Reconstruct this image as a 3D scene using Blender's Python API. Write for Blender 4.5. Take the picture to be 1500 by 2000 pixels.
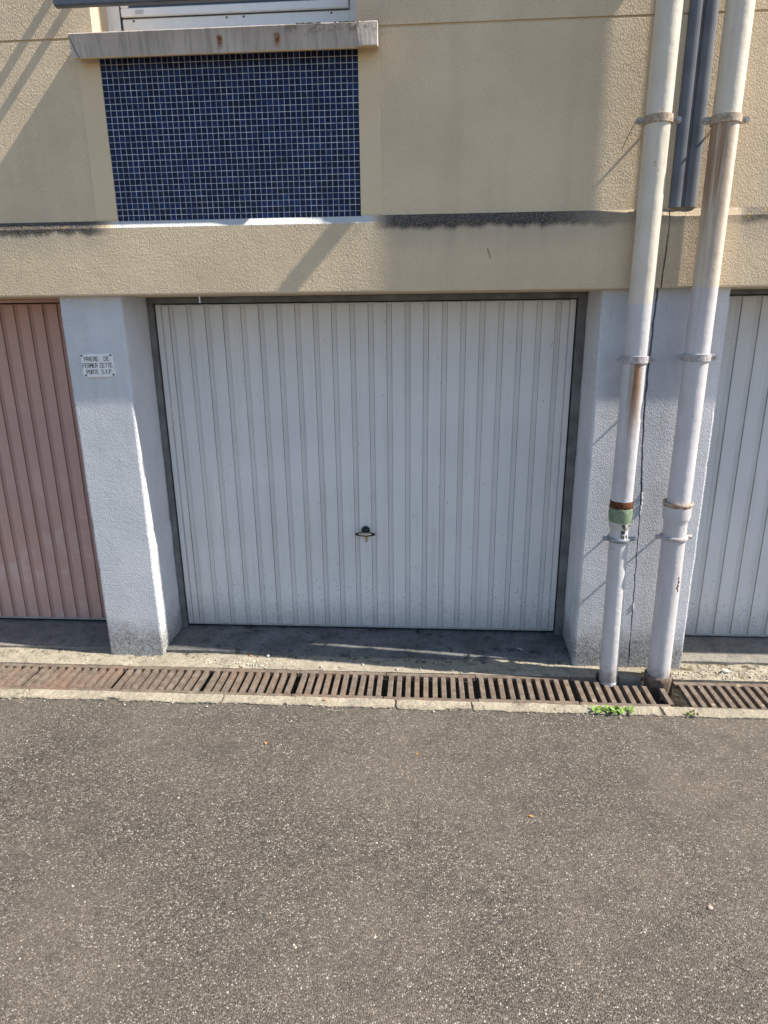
import bpy, bmesh, math, random
from mathutils import Vector, Matrix, noise
random.seed(7)
sc = bpy.context.scene
for o in list(bpy.data.objects):
    bpy.data.objects.remove(o)

# ------------------------------------------------------------------ camera
cam_d = bpy.data.cameras.new('camera')
cam = bpy.data.objects.new('camera', cam_d)
sc.collection.objects.link(cam)
R_ = Vector((0.997706, 0.066789, -0.011019))
U_ = Vector((-0.00878, 0.289089, 0.957262))
F_ = Vector((-0.06712, 0.954969, -0.289013))
m = Matrix((R_, U_, -F_)).transposed().to_4x4()
m.translation = Vector((1.58779, -3.86616, 1.9624))
cam.matrix_world = m
cam_d.sensor_fit = 'VERTICAL'
cam_d.sensor_height = 36.0
cam_d.lens = 36.0 * 1278.12 / 2000.0
cam_d.clip_start = 0.05
cam_d.clip_end = 1000.0
sc.camera = cam

# ------------------------------------------------------------------ sky and sun
SUN = Vector((1.0, -0.098, 1.06)).normalized()      # direction towards the sun
elev = math.asin(SUN.z)
azim = math.atan2(SUN.x, SUN.y)
w = bpy.data.worlds.new('World')
sc.world = w
w.use_nodes = True
nt = w.node_tree
bg = nt.nodes['Background']
sky = nt.nodes.new('ShaderNodeTexSky')
sky.sky_type = 'NISHITA'
sky.sun_disc = False
sky.sun_elevation = elev
sky.sun_rotation = azim
sky.air_density = 1.0
sky.dust_density = 0.6
sky.ozone_density = 1.6
nt.links.new(sky.outputs[0], bg.inputs[0])
bg.inputs[1].default_value = 0.098
sd = bpy.data.lights.new('sun', 'SUN')
sd.energy = 5.0
sd.angle = math.radians(0.53)
sd.color = (1.0, 0.93, 0.82)
so = bpy.data.objects.new('sun', sd)
so.rotation_euler = SUN.to_track_quat('Z', 'Y').to_euler()
so.location = (12, -2, 12)
sc.collection.objects.link(so)
sc.view_settings.view_transform = 'Standard'
sc.view_settings.look = 'None'
sc.view_settings.exposure = 0.86
sc.view_settings.gamma = 1.0
sc.view_settings.use_curve_mapping = False
sc.render.engine = 'CYCLES'

# ------------------------------------------------------------------ scene helpers
col = sc.collection
def tag(o, label=None, cat=None, group=None, kind=None):
    if label: o['label'] = label
    if cat: o['category'] = cat
    if group: o['group'] = group
    if kind: o['kind'] = kind
    return o
def empty(name, loc, label=None, cat=None, group=None):
    o = bpy.data.objects.new(name, None)
    o.location = loc
    o.empty_display_size = 0.1
    col.objects.link(o)
    return tag(o, label, cat, group)
def wloc(o):
    v = Vector(o.location)
    while o.parent:
        o = o.parent
        v += Vector(o.location)
    return v
def place(name, me, mat, parent=None, loc=(0, 0, 0)):
    """loc is a world position; parents here are never rotated"""
    o = bpy.data.objects.new(name, me)
    if mat and not me.materials:
        me.materials.append(mat)
    col.objects.link(o)
    o.location = Vector(loc)
    if parent:
        o.location = Vector(loc) - wloc(parent)
        o.parent = parent
    return o
def meshobj(name, bm, mat, parent=None, smooth=False, loc=(0, 0, 0)):
    bmesh.ops.recalc_face_normals(bm, faces=bm.faces[:])
    me = bpy.data.meshes.new(name)
    if smooth:
        for f in bm.faces:
            f.smooth = True
        for e in bm.edges:
            if len(e.link_faces) == 2 and e.calc_face_angle(0) > math.radians(38):
                e.smooth = False
    bm.to_mesh(me)
    bm.free()
    return place(name, me, mat, parent, loc)
def box(bm, x0, x1, y0, y1, z0, z1, bev=0.0, seg=1):
    vs = [bm.verts.new((x, y, z)) for z in (z0, z1) for y in (y0, y1) for x in (x0, x1)]
    fs = [bm.faces.new([vs[i] for i in q]) for q in
          ((0, 2, 3, 1), (4, 5, 7, 6), (0, 1, 5, 4), (2, 6, 7, 3), (0, 4, 6, 2), (1, 3, 7, 5))]
    if bev:
        es = list({e for f in fs for e in f.edges})
        bmesh.ops.bevel(bm, geom=es, offset=bev, segments=seg, profile=0.6, affect='EDGES')
def boxobj(name, b, mat, parent=None, bev=0.0, seg=1, smooth=False):
    bm = bmesh.new()
    box(bm, *b, bev=bev, seg=seg)
    return meshobj(name, bm, mat, parent, smooth)
def lathe(bm, prof, cx, cy, seg=40, lean=None, capb=False, capt=False):
    """prof: list of (z, r); rings round a vertical axis"""
    rings = []
    for z, r in prof:
        x0 = cx + (lean(z) if lean else 0.0)
        rings.append([bm.verts.new((x0 + r * math.cos(2 * math.pi * k / seg), cy + r * math.sin(2 * math.pi * k / seg), z)) for k in range(seg)])
    for a, b in zip(rings, rings[1:]):
        for k in range(seg):
            bm.faces.new((a[k], a[(k + 1) % seg], b[(k + 1) % seg], b[k]))
    if capb: bm.faces.new(rings[-1])
    if capt: bm.faces.new(rings[0])
def cyl(bm, p, d, r, L, seg=12, cap=True):
    """cylinder from p along unit vector d"""
    d = Vector(d).normalized()
    q = d.to_track_quat('Z', 'Y')
    rr = []
    for t in (0, L):
        rr.append([bm.verts.new(Vector(p) + q @ Vector((r * math.cos(2 * math.pi * k / seg), r * math.sin(2 * math.pi * k / seg), t))) for k in range(seg)])
    for k in range(seg):
        bm.faces.new((rr[0][k], rr[0][(k + 1) % seg], rr[1][(k + 1) % seg], rr[1][k]))
    if cap:
        bm.faces.new(rr[0]); bm.faces.new(rr[1])
def tube(bm, pts, r, seg=6):
    rings = []
    for i, p in enumerate(pts):
        a = Vector(pts[max(i - 1, 0)]); b = Vector(pts[min(i + 1, len(pts) - 1)])
        q = (b - a).normalized().to_track_quat('Z', 'Y')
        rings.append([bm.verts.new(Vector(p) + q @ Vector((r * math.cos(2 * math.pi * k / seg), r * math.sin(2 * math.pi * k / seg), 0))) for k in range(seg)])
    for a, b in zip(rings, rings[1:]):
        for k in range(seg):
            bm.faces.new((a[k], a[(k + 1) % seg], b[(k + 1) % seg], b[k]))
    bm.faces.new(rings[0]); bm.faces.new(rings[-1])
def ell(bm, c, rx, ry, rz, nu=16, nv=8):
    vs = []
    for j in range(1, nv):
        t = math.pi * j / nv
        vs.append([bm.verts.new((c[0] + rx * math.sin(t) * math.cos(2 * math.pi * k / nu), c[1] + ry * math.sin(t) * math.sin(2 * math.pi * k / nu), c[2] + rz * math.cos(t))) for k in range(nu)])
    top = bm.verts.new((c[0], c[1], c[2] + rz)); bot = bm.verts.new((c[0], c[1], c[2] - rz))
    for k in range(nu):
        bm.faces.new((top, vs[0][k], vs[0][(k + 1) % nu]))
        bm.faces.new((bot, vs[-1][(k + 1) % nu], vs[-1][k]))
        for a, b in zip(vs, vs[1:]):
            bm.faces.new((a[k], b[k], b[(k + 1) % nu], a[(k + 1) % nu]))

# ------------------------------------------------------------------ material helpers
class G:
    def __init__(s, name):
        s.m = bpy.data.materials.new(name)
        s.m.use_nodes = True
        s.t = s.m.node_tree
        s.b = s.t.nodes['Principled BSDF']
        s.pos = s.n('ShaderNodeNewGeometry').outputs['Position']
        q = s.n('ShaderNodeSeparateXYZ'); s.set(q.inputs[0], s.pos)
        s.x, s.y, s.z = q.outputs
    def n(s, ty, **kw):
        a = s.t.nodes.new(ty)
        for k, v in kw.items(): setattr(a, k, v)
        return a
    def set(s, inp, v):
        if hasattr(v, 'is_output') or isinstance(v, bpy.types.NodeSocket):
            s.t.links.new(v, inp)
        elif isinstance(v, (tuple, list)) and len(v) == 3 and len(inp.default_value) == 4:
            inp.default_value = (*v, 1.0)
        else:
            inp.default_value = v
    def math(s, op, a, b=None, c=None):
        q = s.n('ShaderNodeMath', operation=op)
        s.set(q.inputs[0], a)
        if b is not None: s.set(q.inputs[1], b)
        if c is not None: s.set(q.inputs[2], c)
        return q.outputs[0]
    def mul(s, a, b): return s.math('MULTIPLY', a, b)
    def add(s, a, b): return s.math('ADD', a, b)
    def scale(s, v):
        q = s.n('ShaderNodeVectorMath', operation='MULTIPLY')
        s.set(q.inputs[0], s.pos); q.inputs[1].default_value = v
        return q.outputs[0]
    def noise(s, sc, det=3.0, rough=0.5, vec=None, dist=0.0, out='Fac'):
        q = s.n('ShaderNodeTexNoise')
        s.set(q.inputs['Vector'], vec if vec is not None else s.pos)
        q.inputs['Scale'].default_value = sc; q.inputs['Detail'].default_value = det
        q.inputs['Roughness'].default_value = rough; q.inputs['Distortion'].default_value = dist
        return q.outputs[out]
    def vor(s, sc, feature='F1', vec=None, out='Distance', rnd=1.0):
        q = s.n('ShaderNodeTexVoronoi', feature=feature)
        s.set(q.inputs['Vector'], vec if vec is not None else s.pos)
        q.inputs['Scale'].default_value = sc; q.inputs['Randomness'].default_value = rnd
        return q.outputs[out]
    def step(s, v, lo, hi, a=0.0, b=1.0):
        q = s.n('ShaderNodeMapRange', interpolation_type='SMOOTHSTEP')
        s.set(q.inputs[0], v); s.set(q.inputs[1], lo); s.set(q.inputs[2], hi)
        q.inputs[3].default_value = a; q.inputs[4].default_value = b
        return q.outputs[0]
    def mix(s, f, a, b, blend='MIX'):
        q = s.n('ShaderNodeMix', data_type='RGBA', blend_type=blend)
        s.set(q.inputs[0], f); s.set(q.inputs[6], a); s.set(q.inputs[7], b)
        return q.outputs[2]
    def ramp(s, f, stops):
        q = s.n('ShaderNodeValToRGB')
        e = q.color_ramp.elements
        while len(e) < len(stops): e.new(0.5)
        for i, (p, c) in enumerate(stops):
            e[i].position = p; e[i].color = (*c, 1.0)
        s.set(q.inputs[0], f)
        return q.outputs[0]
    def bump(s, h, strength, dist, normal=None):
        q = s.n('ShaderNodeBump')
        q.inputs['Strength'].default_value = strength; q.inputs['Distance'].default_value = dist
        s.set(q.inputs['Height'], h)
        if normal is not None: s.set(q.inputs['Normal'], normal)
        return q.outputs[0]
    def out(s, color, rough=0.6, normal=None, metal=0.0, spec=0.4):
        s.set(s.b.inputs['Base Color'], color); s.set(s.b.inputs['Roughness'], rough)
        s.set(s.b.inputs['Metallic'], metal); s.set(s.b.inputs['Specular IOR Level'], spec)
        if normal is not None: s.set(s.b.inputs['Normal'], normal)
        return s.m
def plain(name, c, rough=0.5, metal=0.0, spec=0.4, var=0.12, vs=25.0):
    g = G(name)
    n = g.noise(vs, 4.0)
    c2 = tuple(v * (1 - var) for v in c); c1 = tuple(min(1, v * (1 + var)) for v in c)
    return g.out(g.mix(g.step(n, 0.3, 0.7), c2, c1), rough, None, metal, spec)

def stucco_height(g, k=1.0):
    v = g.scale((1.0, 1.0, 0.7))
    a = g.noise(150.0 * k, 2.0, 0.55, v, 0.5)
    b = g.noise(330.0 * k, 2.0, 0.5)
    c = g.noise(16.0, 2.0)
    h = g.add(g.mul(a, 1.0), g.mul(b, 0.22))
    return g.add(h, g.mul(c, 0.5))

TAN = (0.76, 0.61, 0.42)
def tan_mat(name, lichen, bump=1.0):
    g = G(name)
    c = g.mix(g.step(g.noise(2.2, 4.0), 0.3, 0.7), tuple(v * 0.92 for v in TAN), tuple(v * 1.05 for v in TAN))
    st = g.noise(9.0, 3.0, 0.6, g.scale((1.0, 1.0, 0.07)))
    c = g.mix(g.mul(g.step(st, 0.45, 0.75), 0.16), c, (0.40, 0.34, 0.26))
    sp = g.step(g.noise(170.0, 2.0), 0.66, 0.74)
    c = g.mix(g.mul(sp, 0.25), c, (0.22, 0.19, 0.15))
    if lichen:
        # where black lichen grows along the ledge
        l1 = g.step(g.x, -0.14, 0.0, 1.0, 0.0)
        l2 = g.mul(g.step(g.x, 1.27, 1.42), g.step(g.x, 2.1, 2.62, 1.0, 0.35))
        l3 = g.step(g.x, 3.0, 3.1, 0.0, 0.85)
        xm = g.math('MAXIMUM', g.math('MAXIMUM', l1, l2), l3)
        dn = g.noise(11.0, 5.0, 0.65, g.scale((1.0, 1.0, 0.12)))
        lim = g.add(2.405, g.mul(dn, -0.075))
        zm = g.step(g.math('SUBTRACT', g.z, lim), -0.016, 0.016)
        fine = g.step(g.noise(260.0, 3.0, 0.7, g.scale((1, 1, 0.5))), 0.30, 0.56)
        k = g.mul(g.mul(xm, zm), g.add(0.35, g.mul(fine, 0.65)))
        # faint grey wash under it
        wash = g.mul(xm, g.step(g.add(g.z, g.mul(dn, 0.12)), 2.28, 2.46))
        c = g.mix(g.mul(wash, 0.4), c, (0.28, 0.27, 0.25))
        c = g.mix(k, c, (0.034, 0.036, 0.042))
        # white painted fillet under the mosaic
        wf = g.mul(g.mul(g.step(g.x, -0.05, 0.02), g.step(g.x, 1.27, 1.34, 1.0, 0.0)), g.step(g.z, 2.3925, 2.3955))
        c = g.mix(wf, c, (0.66, 0.66, 0.64))
        yl = g.mul(g.step(g.noise(38.0, 3.0), 0.62, 0.68), g.mul(zm, xm))
        c = g.mix(g.mul(yl, g.step(g.x, 2.9, 3.05, 0.25, 0.9)), c, (0.42, 0.29, 0.05))
    n = g.bump(stucco_height(g), 1.0, 0.0085 * bump)
    return g.out(c, 0.85, n, 0.0, 0.2)
M_wall = tan_mat('tan_stucco_wall', False, 0.9)
M_beam = tan_mat('tan_stucco_beam', True, 1.0)
def smooth_tan():
    g = G('smooth_tan_render')
    c = g.mix(g.step(g.noise(3.0, 4.0), 0.3, 0.7), (0.695, 0.553, 0.37), (0.745, 0.60, 0.405))
    return g.out(c, 0.8, g.bump(g.noise(60.0, 3.0), 0.4, 0.002), 0.0, 0.2)
M_band = smooth_tan()

def pillar_mat():
    g = G('white_stucco_pillar')
    c = g.mix(g.step(g.noise(3.5, 4.0), 0.3, 0.7), (0.62, 0.64, 0.67), (0.70, 0.71, 0.74))
    st = g.noise(7.0, 4.0, 0.6, g.scale((1, 1, 0.12)))
    c = g.mix(g.mul(g.step(st, 0.46, 0.8), 0.34), c, (0.36, 0.355, 0.35))
    pt = g.noise(4.5, 6.0, 0.7, None, 0.6)
    c = g.mix(g.mul(g.step(pt, 0.52, 0.62), 0.14), c, (0.42, 0.40, 0.37))
    # mildew and splash dirt at the foot, ragged upper limit
    lim = g.add(0.06, g.mul(g.noise(9.0, 5.0, 0.7), 0.34))
    zm = g.step(g.math('SUBTRACT', g.z, lim), -0.20, 0.02, 1.0, 0.0)
    fine = g.step(g.noise(75.0, 5.0, 0.75), 0.34, 0.66)
    k = g.mul(zm, g.add(0.30, g.mul(fine, 0.55)))
    c = g.mix(k, c, (0.09, 0.083, 0.064))
    sp = g.step(g.noise(55.0, 2.0), 0.74, 0.77)
    c = g.mix(g.mul(sp, 0.5), c, (0.16, 0.15, 0.14))
    n = g.bump(stucco_height(g), 1.0, 0.0056)
    return g.out(c, 0.8, n, 0.0, 0.25)
M_pillar = pillar_mat()

def door_mat(name, c0, c1, dirt, rough, chalk=None, fleck=True):
    g = G(name)
    c = g.mix(g.step(g.noise(2.5, 4.0), 0.3, 0.7), c0, c1)
    if chalk:
        ch = g.step(g.noise(5.0, 6.0, 0.65, None, 0.8), 0.50, 0.66)
        c = g.mix(g.mul(ch, g.step(g.z, 0.3, 1.3, 0.65, 0.1)), c, chalk)
    st = g.noise(14.0, 4.0, 0.65, g.scale((1, 1, 0.05)))
    c = g.mix(g.mul(g.step(st, 0.5, 0.8), 0.28), c, dirt)
    rs = g.noise(48.0, 3.0, 0.6, g.scale((1, 1, 0.02)))
    c = g.mix(g.mul(g.step(rs, 0.56, 0.74), 0.22), c, dirt)
    if fleck:
        # dried splash flecks, densest near the bottom edge
        dens = g.add(g.math('POWER', g.step(g.z, 0.0, 0.55, 1.0, 0.0), 1.6), 0.022)
        v = g.n('ShaderNodeTexVoronoi', feature='F1')
        g.set(v.inputs['Vector'], g.scale((1.0, 1.0, 0.42)))
        v.inputs['Scale'].default_value = 190.0
        q = g.n('ShaderNodeSeparateXYZ'); g.set(q.inputs[0], v.outputs['Color'])
        pick = g.math('LESS_THAN', q.outputs[0], g.mul(dens, g.add(0.14, g.mul(g.noise(9.0, 4.0, 0.7), 0.65))))
        rad = g.math('LESS_THAN', v.outputs['Distance'], g.add(0.10, g.mul(q.outputs[1], 0.26)))
        c = g.mix(g.mul(g.mul(pick, rad), 0.85), c, (0.05, 0.045, 0.04))
        gr = g.mul(g.step(g.add(g.z, g.mul(g.noise(20.0, 4.0), 0.12)), 0.05, 0.30, 1.0, 0.0), 0.45)
        c = g.mix(gr, c, (0.25, 0.235, 0.21))
    n = g.bump(g.add(g.noise(3.0, 2.0), g.mul(g.noise(11.0, 2.0), 0.25)), 0.5, 0.02)
    return g.out(c, g.add(rough, g.mul(g.noise(7.0, 3.0), 0.2)), n, 0.0, 0.4)
M_door = door_mat('white_door_enamel', (0.67, 0.675, 0.68), (0.73, 0.73, 0.725), (0.42, 0.39, 0.35), 0.42)
M_pink = door_mat('faded_pink_door_paint', (0.52, 0.325, 0.275), (0.57, 0.355, 0.305), (0.39, 0.25, 0.21), 0.5, (0.62, 0.48, 0.45), False)
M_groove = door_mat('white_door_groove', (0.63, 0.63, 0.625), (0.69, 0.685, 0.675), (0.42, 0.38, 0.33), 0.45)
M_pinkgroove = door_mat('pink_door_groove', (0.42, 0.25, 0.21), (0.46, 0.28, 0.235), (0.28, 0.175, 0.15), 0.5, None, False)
M_flank = door_mat('darker_white_flank', (0.20, 0.19, 0.175), (0.38, 0.365, 0.34), (0.10, 0.085, 0.07), 0.5)  # darker rib sides, so that the rib lines stand out
M_pinkflank = door_mat('darker_pink_flank', (0.18, 0.115, 0.10), (0.23, 0.15, 0.13), (0.12, 0.08, 0.07), 0.5, None, False)
M_frame = plain('grey_door_frame', (0.15, 0.157, 0.157), 0.5, var=0.25, vs=12.0)
M_seal = plain('black_rubber', (0.012, 0.012, 0.012), 0.6)
M_alu = plain('dull_aluminium', (0.42, 0.42, 0.41), 0.45, 0.3)
M_black = plain('black_plastic', (0.012, 0.012, 0.014), 0.3)
M_steel = plain('satin_nickel', (0.62, 0.58, 0.47), 0.32, 0.85)
M_brass = plain('worn_brass', (0.45, 0.38, 0.26), 0.35, 0.9)

def pipe_mat(name, split, streaks, low=(0.60, 0.585, 0.60)):
    """paint changes colour at height split; streaks: (z_top, z_bottom, x_centre, half_width, strength)"""
    g = G(name)
    up = g.mix(g.step(g.noise(5.0, 4.0), 0.3, 0.7), (0.66, 0.585, 0.475), (0.72, 0.65, 0.54))
    lo = g.mix(g.step(g.noise(5.0, 4.0), 0.3, 0.7), tuple(v * 0.94 for v in low), tuple(v * 1.05 for v in low))
    e = g.add(g.z, g.mul(g.noise(40.0, 2.0), 0.006))
    c = g.mix(g.step(e, split - 0.001, split + 0.004), lo, up)
    st = g.noise(30.0, 4.0, 0.6, g.scale((1, 1, 0.05)))
    c = g.mix(g.mul(g.step(st, 0.48, 0.8), 0.42), c, (0.42, 0.36, 0.29))
    br = g.noise(16.0, 5.0, 0.7, g.scale((1, 1, 0.25)))
    c = g.mix(g.mul(g.step(br, 0.5, 0.7), 0.16), c, (0.34, 0.31, 0.29))
    for zt, zb, xc, hw, k in streaks:
        zm = g.mul(g.step(g.z, zb, zb + (zt - zb) * 0.75), g.step(g.z, zt - 0.004, zt + 0.004, 1.0, 0.0))
        xm = g.step(g.math('ABSOLUTE', g.math('SUBTRACT', g.x, xc)), hw * 0.25, hw, 1.0, 0.0)
        sn = g.noise(75.0, 3.0, 0.6, g.scale((1, 0.3, 0.03)))
        kk = g.mul(g.mul(zm, xm), g.mul(g.step(sn, 0.30, 0.62), k))
        c = g.mix(kk, c, (0.19, 0.075, 0.026))
        c = g.mix(g.mul(g.mul(zm, xm), 0.35 * k), c, (0.46, 0.29, 0.15))
    ch = g.step(g.noise(34.0, 4.0, 0.65), 0.70, 0.72)
    c = g.mix(g.mul(ch, 0.7), c, (0.22, 0.11, 0.05))
    ft = g.mul(g.step(g.add(g.z, g.mul(g.noise(40.0, 4.0), 0.14)), 0.02, 0.14, 1.0, 0.0), 0.65)
    c = g.mix(ft, c, (0.2, 0.17, 0.14))
    n = g.bump(g.add(g.noise(22.0, 4.0), g.mul(g.noise(160.0, 3.0), 0.2)), 0.5, 0.006)
    return g.out(c, 0.46, n, 0.0, 0.4)
M_pipe1 = pipe_mat('pipe_paint_narrow', 2.0, [(1.72, 1.26, 2.602, 0.034, 0.9), (1.72, 1.02, 2.608, 0.045, 0.45), (2.76, 2.45, 2.645, 0.03, 0.25)])
M_pipe2 = pipe_mat('pipe_paint_wide', 2.07, [(2.76, 2.20, 2.868, 0.042, 0.95), (2.76, 1.75, 2.888, 0.055, 0.55)], (0.60, 0.575, 0.595))
def rust(name, a, b, k=0.5):
    g = G(name)
    n = g.noise(60.0, 5.0, 0.7)
    c = g.mix(g.step(n, 0.35, 0.65), a, b)
    return g.out(c, 0.85, g.bump(n, 0.7, 0.004), 0.0, 0.2)
M_rust = rust('rust', (0.05, 0.025, 0.016), (0.20, 0.075, 0.03))
M_rimrust = rust('paint_over_rust', (0.58, 0.53, 0.45), (0.30, 0.16, 0.07))
M_collar = rust('rusty_cast_iron', (0.10, 0.072, 0.055), (0.22, 0.165, 0.13))
M_green = rust('green_repair_tape', (0.17, 0.23, 0.15), (0.26, 0.33, 0.22))
M_sleeve = rust('stained_white_sleeve', (0.60, 0.58, 0.55), (0.52, 0.49, 0.45))
M_clampc = rust('clamp_cream_paint', (0.56, 0.49, 0.39), (0.34, 0.25, 0.17))
M_clampw = rust('clamp_white_paint', (0.53, 0.51, 0.53), (0.36, 0.31, 0.29))
M_clampz = plain('clamp_zinc', (0.30, 0.33, 0.36), 0.4, 0.6, vs=40.0)
M_cover = plain('grey_plastic_cover', (0.16, 0.175, 0.205), 0.45, var=0.12, vs=9.0)
M_dark = plain('dark_void', (0.01, 0.01, 0.01), 0.9)
M_caulk = plain('white_caulk', (0.7, 0.7, 0.68), 0.6)

def tile_mat():
    g = G('blue_glass_mosaic')
    q = g.n('ShaderNodeVectorMath', operation='SUBTRACT'); g.set(q.inputs[0], g.pos); q.inputs[1].default_value = (TX0, 0, TZ0)
    q2 = g.n('ShaderNodeVectorMath', operation='SCALE'); g.set(q2.inputs[0], q.outputs[0]); q2.inputs['Scale'].default_value = 1.0 / PIT
    q3 = g.n('ShaderNodeVectorMath', operation='FLOOR'); g.set(q3.inputs[0], q2.outputs[0])
    q5 = g.n('ShaderNodeVectorMath', operation='MULTIPLY'); g.set(q5.inputs[0], q3.outputs[0]); q5.inputs[1].default_value = (1, 0, 1)
    wn = g.n('ShaderNodeTexWhiteNoise', noise_dimensions='3D'); g.set(wn.inputs[0], q5.outputs[0])
    c = g.ramp(wn.outputs['Value'], [(0.0, (0.004, 0.006, 0.024)), (0.4, (0.005, 0.010, 0.043)), (0.75, (0.007, 0.016, 0.066)), (1.0, (0.011, 0.030, 0.10))])
    c = g.mix(g.mul(g.noise(420.0, 2.0), 0.3), c, (0.02, 0.035, 0.085))
    hz = g.step(g.noise(9.0, 5.0, 0.6, g.scale((0.5, 1, 1.6))), 0.58, 0.75)
    c = g.mix(g.mul(hz, 0.03), c, (0.25, 0.28, 0.34))  # pale haze of reflection painted faintly into the tile colour
    n0 = g.bump(g.noise(180.0, 2.0), 0.25, 0.002)
    tl = g.n('ShaderNodeVectorMath', operation='SUBTRACT'); g.set(tl.inputs[0], wn.outputs['Color']); tl.inputs[1].default_value = (0.5, 0.5, 0.5)
    t2 = g.n('ShaderNodeVectorMath', operation='SCALE'); g.set(t2.inputs[0], tl.outputs[0]); t2.inputs['Scale'].default_value = 0.045
    t3 = g.n('ShaderNodeVectorMath', operation='ADD'); g.set(t3.inputs[0], n0); g.set(t3.inputs[1], t2.outputs[0])
    t4 = g.n('ShaderNodeVectorMath', operation='NORMALIZE'); g.set(t4.inputs[0], t3.outputs[0]); n = t4.outputs[0]
    return g.out(c, g.add(0.18, g.mul(wn.outputs['Value'], 0.2)), n, 0.0, 0.16)
PIT = 0.02755; NX = 45; NZ = 26
TX0 = 0.008 - 0.1 * PIT; TZ1 = 3.1415; TZ0 = TZ1 - NZ * PIT + 0.1 * PIT
M_tile = tile_mat()
M_grout = plain('pale_grout', (0.60, 0.62, 0.66), 0.8, var=0.25, vs=18.0)

def sill_mat():
    g = G('weathered_sill_paint')
    c = g.mix(g.step(g.noise(6.0, 5.0), 0.3, 0.7), (0.49, 0.43, 0.385), (0.59, 0.525, 0.475))
    st = g.noise(60.0, 4.0, 0.6, g.scale((1, 0.5, 0.06)))
    c = g.mix(g.mul(g.step(st, 0.42, 0.70), 0.55), c, (0.25, 0.235, 0.22))
    for xc in (0.62, 0.885):
        d = g.math('ABSOLUTE', g.math('SUBTRACT', g.x, xc))
        k = g.mul(g.step(d, 0.004, 0.020, 1.0, 0.0), g.mul(g.step(g.z, 3.125, 3.165), g.step(g.z, 3.180, 3.195, 1.0, 0.0)))
        c = g.mix(g.mul(k, g.step(g.noise(80.0, 3.0), 0.25, 0.5)), c, (0.22, 0.075, 0.02))
    li = g.mul(g.step(g.noise(30.0, 5.0, 0.7), 0.50, 0.60), g.mul(g.step(g.z, 3.165, 3.215), g.step(g.x, 0.75, 1.1)))
    c = g.mix(g.mul(li, 0.85), c, (0.10, 0.085, 0.03))
    sp = g.step(g.noise(90.0, 3.0), 0.70, 0.74)
    c = g.mix(g.mul(sp, 0.6), c, (0.12, 0.11, 0.1))
    # underside keeps the ochre wall paint
    ge = g.n('ShaderNodeNewGeometry'); q = g.n('ShaderNodeSeparateXYZ'); g.set(q.inputs[0], ge.outputs['Normal'])
    c = g.mix(g.math('LESS_THAN', q.outputs[2], -0.6), c, (0.66, 0.50, 0.29))
    return g.out(c, 0.8, g.bump(g.noise(45.0, 5.0, 0.7), 0.6, 0.004), 0.0, 0.25)
M_sill = sill_mat()
M_pvc = plain('white_pvc', (0.78, 0.785, 0.79), 0.3, var=0.03)
M_bar = plain('slate_grey_bar', (0.10, 0.11, 0.135), 0.4)
def glass_mat():
    g = G('window_glass')
    return g.out((0.03, 0.035, 0.035), 0.03, None, 0.0, 0.9)
M_glass = glass_mat()
M_paper = plain('faded_sticker', (0.55, 0.56, 0.58), 0.5)

def concrete_mat(name, a, b, dark, kd, bump=0.006, moss=True):
    g = G(name)
    n = g.noise(5.0, 6.0, 0.65)
    c = g.mix(g.step(n, 0.3, 0.7), a, b)
    ag = g.vor(95.0, 'F1', None, 'Color')
    q = g.n('ShaderNodeSeparateXYZ'); g.set(q.inputs[0], ag)
    c = g.mix(g.mul(q.outputs[0], 0.35), c, dark)
    d2 = g.step(g.noise(13.0, 6.0, 0.72, None, 0.4), 0.52, 0.70)
    c = g.mix(g.mul(d2, kd), c, dark)
    fs = g.step(g.noise(150.0, 3.0, 0.6), 0.58, 0.7)
    c = g.mix(g.mul(fs, 0.45), c, dark)
    if moss:
        ms = g.mul(g.step(g.noise(19.0, 5.0, 0.7), 0.50, 0.62), g.mul(g.step(g.x, 2.85, 3.15), g.step(g.y, -0.47, -0.40)))
        c = g.mix(g.mul(ms, 0.9), c, (0.085, 0.062, 0.022))
        m2 = g.mul(g.step(g.noise(28.0, 5.0, 0.7), 0.52, 0.62), g.step(g.y, -0.375, -0.335))
        c = g.mix(g.mul(m2, 0.85), c, (0.045, 0.04, 0.03))
    if moss:
        kd2 = g.mul(g.step(g.add(g.y, g.mul(g.noise(14.0, 5.0, 0.7), 0.07)), -0.795, -0.765, 1.0, 0.0), g.step(g.noise(24.0, 4.0, 0.7), 0.34, 0.58))
        c = g.mix(g.mul(kd2, 0.7), c, (0.13, 0.115, 0.092))
    h = g.add(g.noise(70.0, 4.0, 0.65), g.mul(g.noise(16.0, 3.0), 1.4))
    return g.out(c, 0.9, g.bump(h, 0.8, bump), 0.0, 0.2)
M_conc = concrete_mat('pale_drain_concrete', (0.32, 0.283, 0.22), (0.44, 0.392, 0.305), (0.10, 0.088, 0.068), 0.68)
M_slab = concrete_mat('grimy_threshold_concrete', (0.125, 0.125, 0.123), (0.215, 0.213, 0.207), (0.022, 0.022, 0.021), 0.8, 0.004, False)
M_slabpale = concrete_mat('pale_threshold_concrete', (0.22, 0.205, 0.18), (0.31, 0.285, 0.24), (0.06, 0.056, 0.05), 0.55, 0.004, False)

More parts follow.
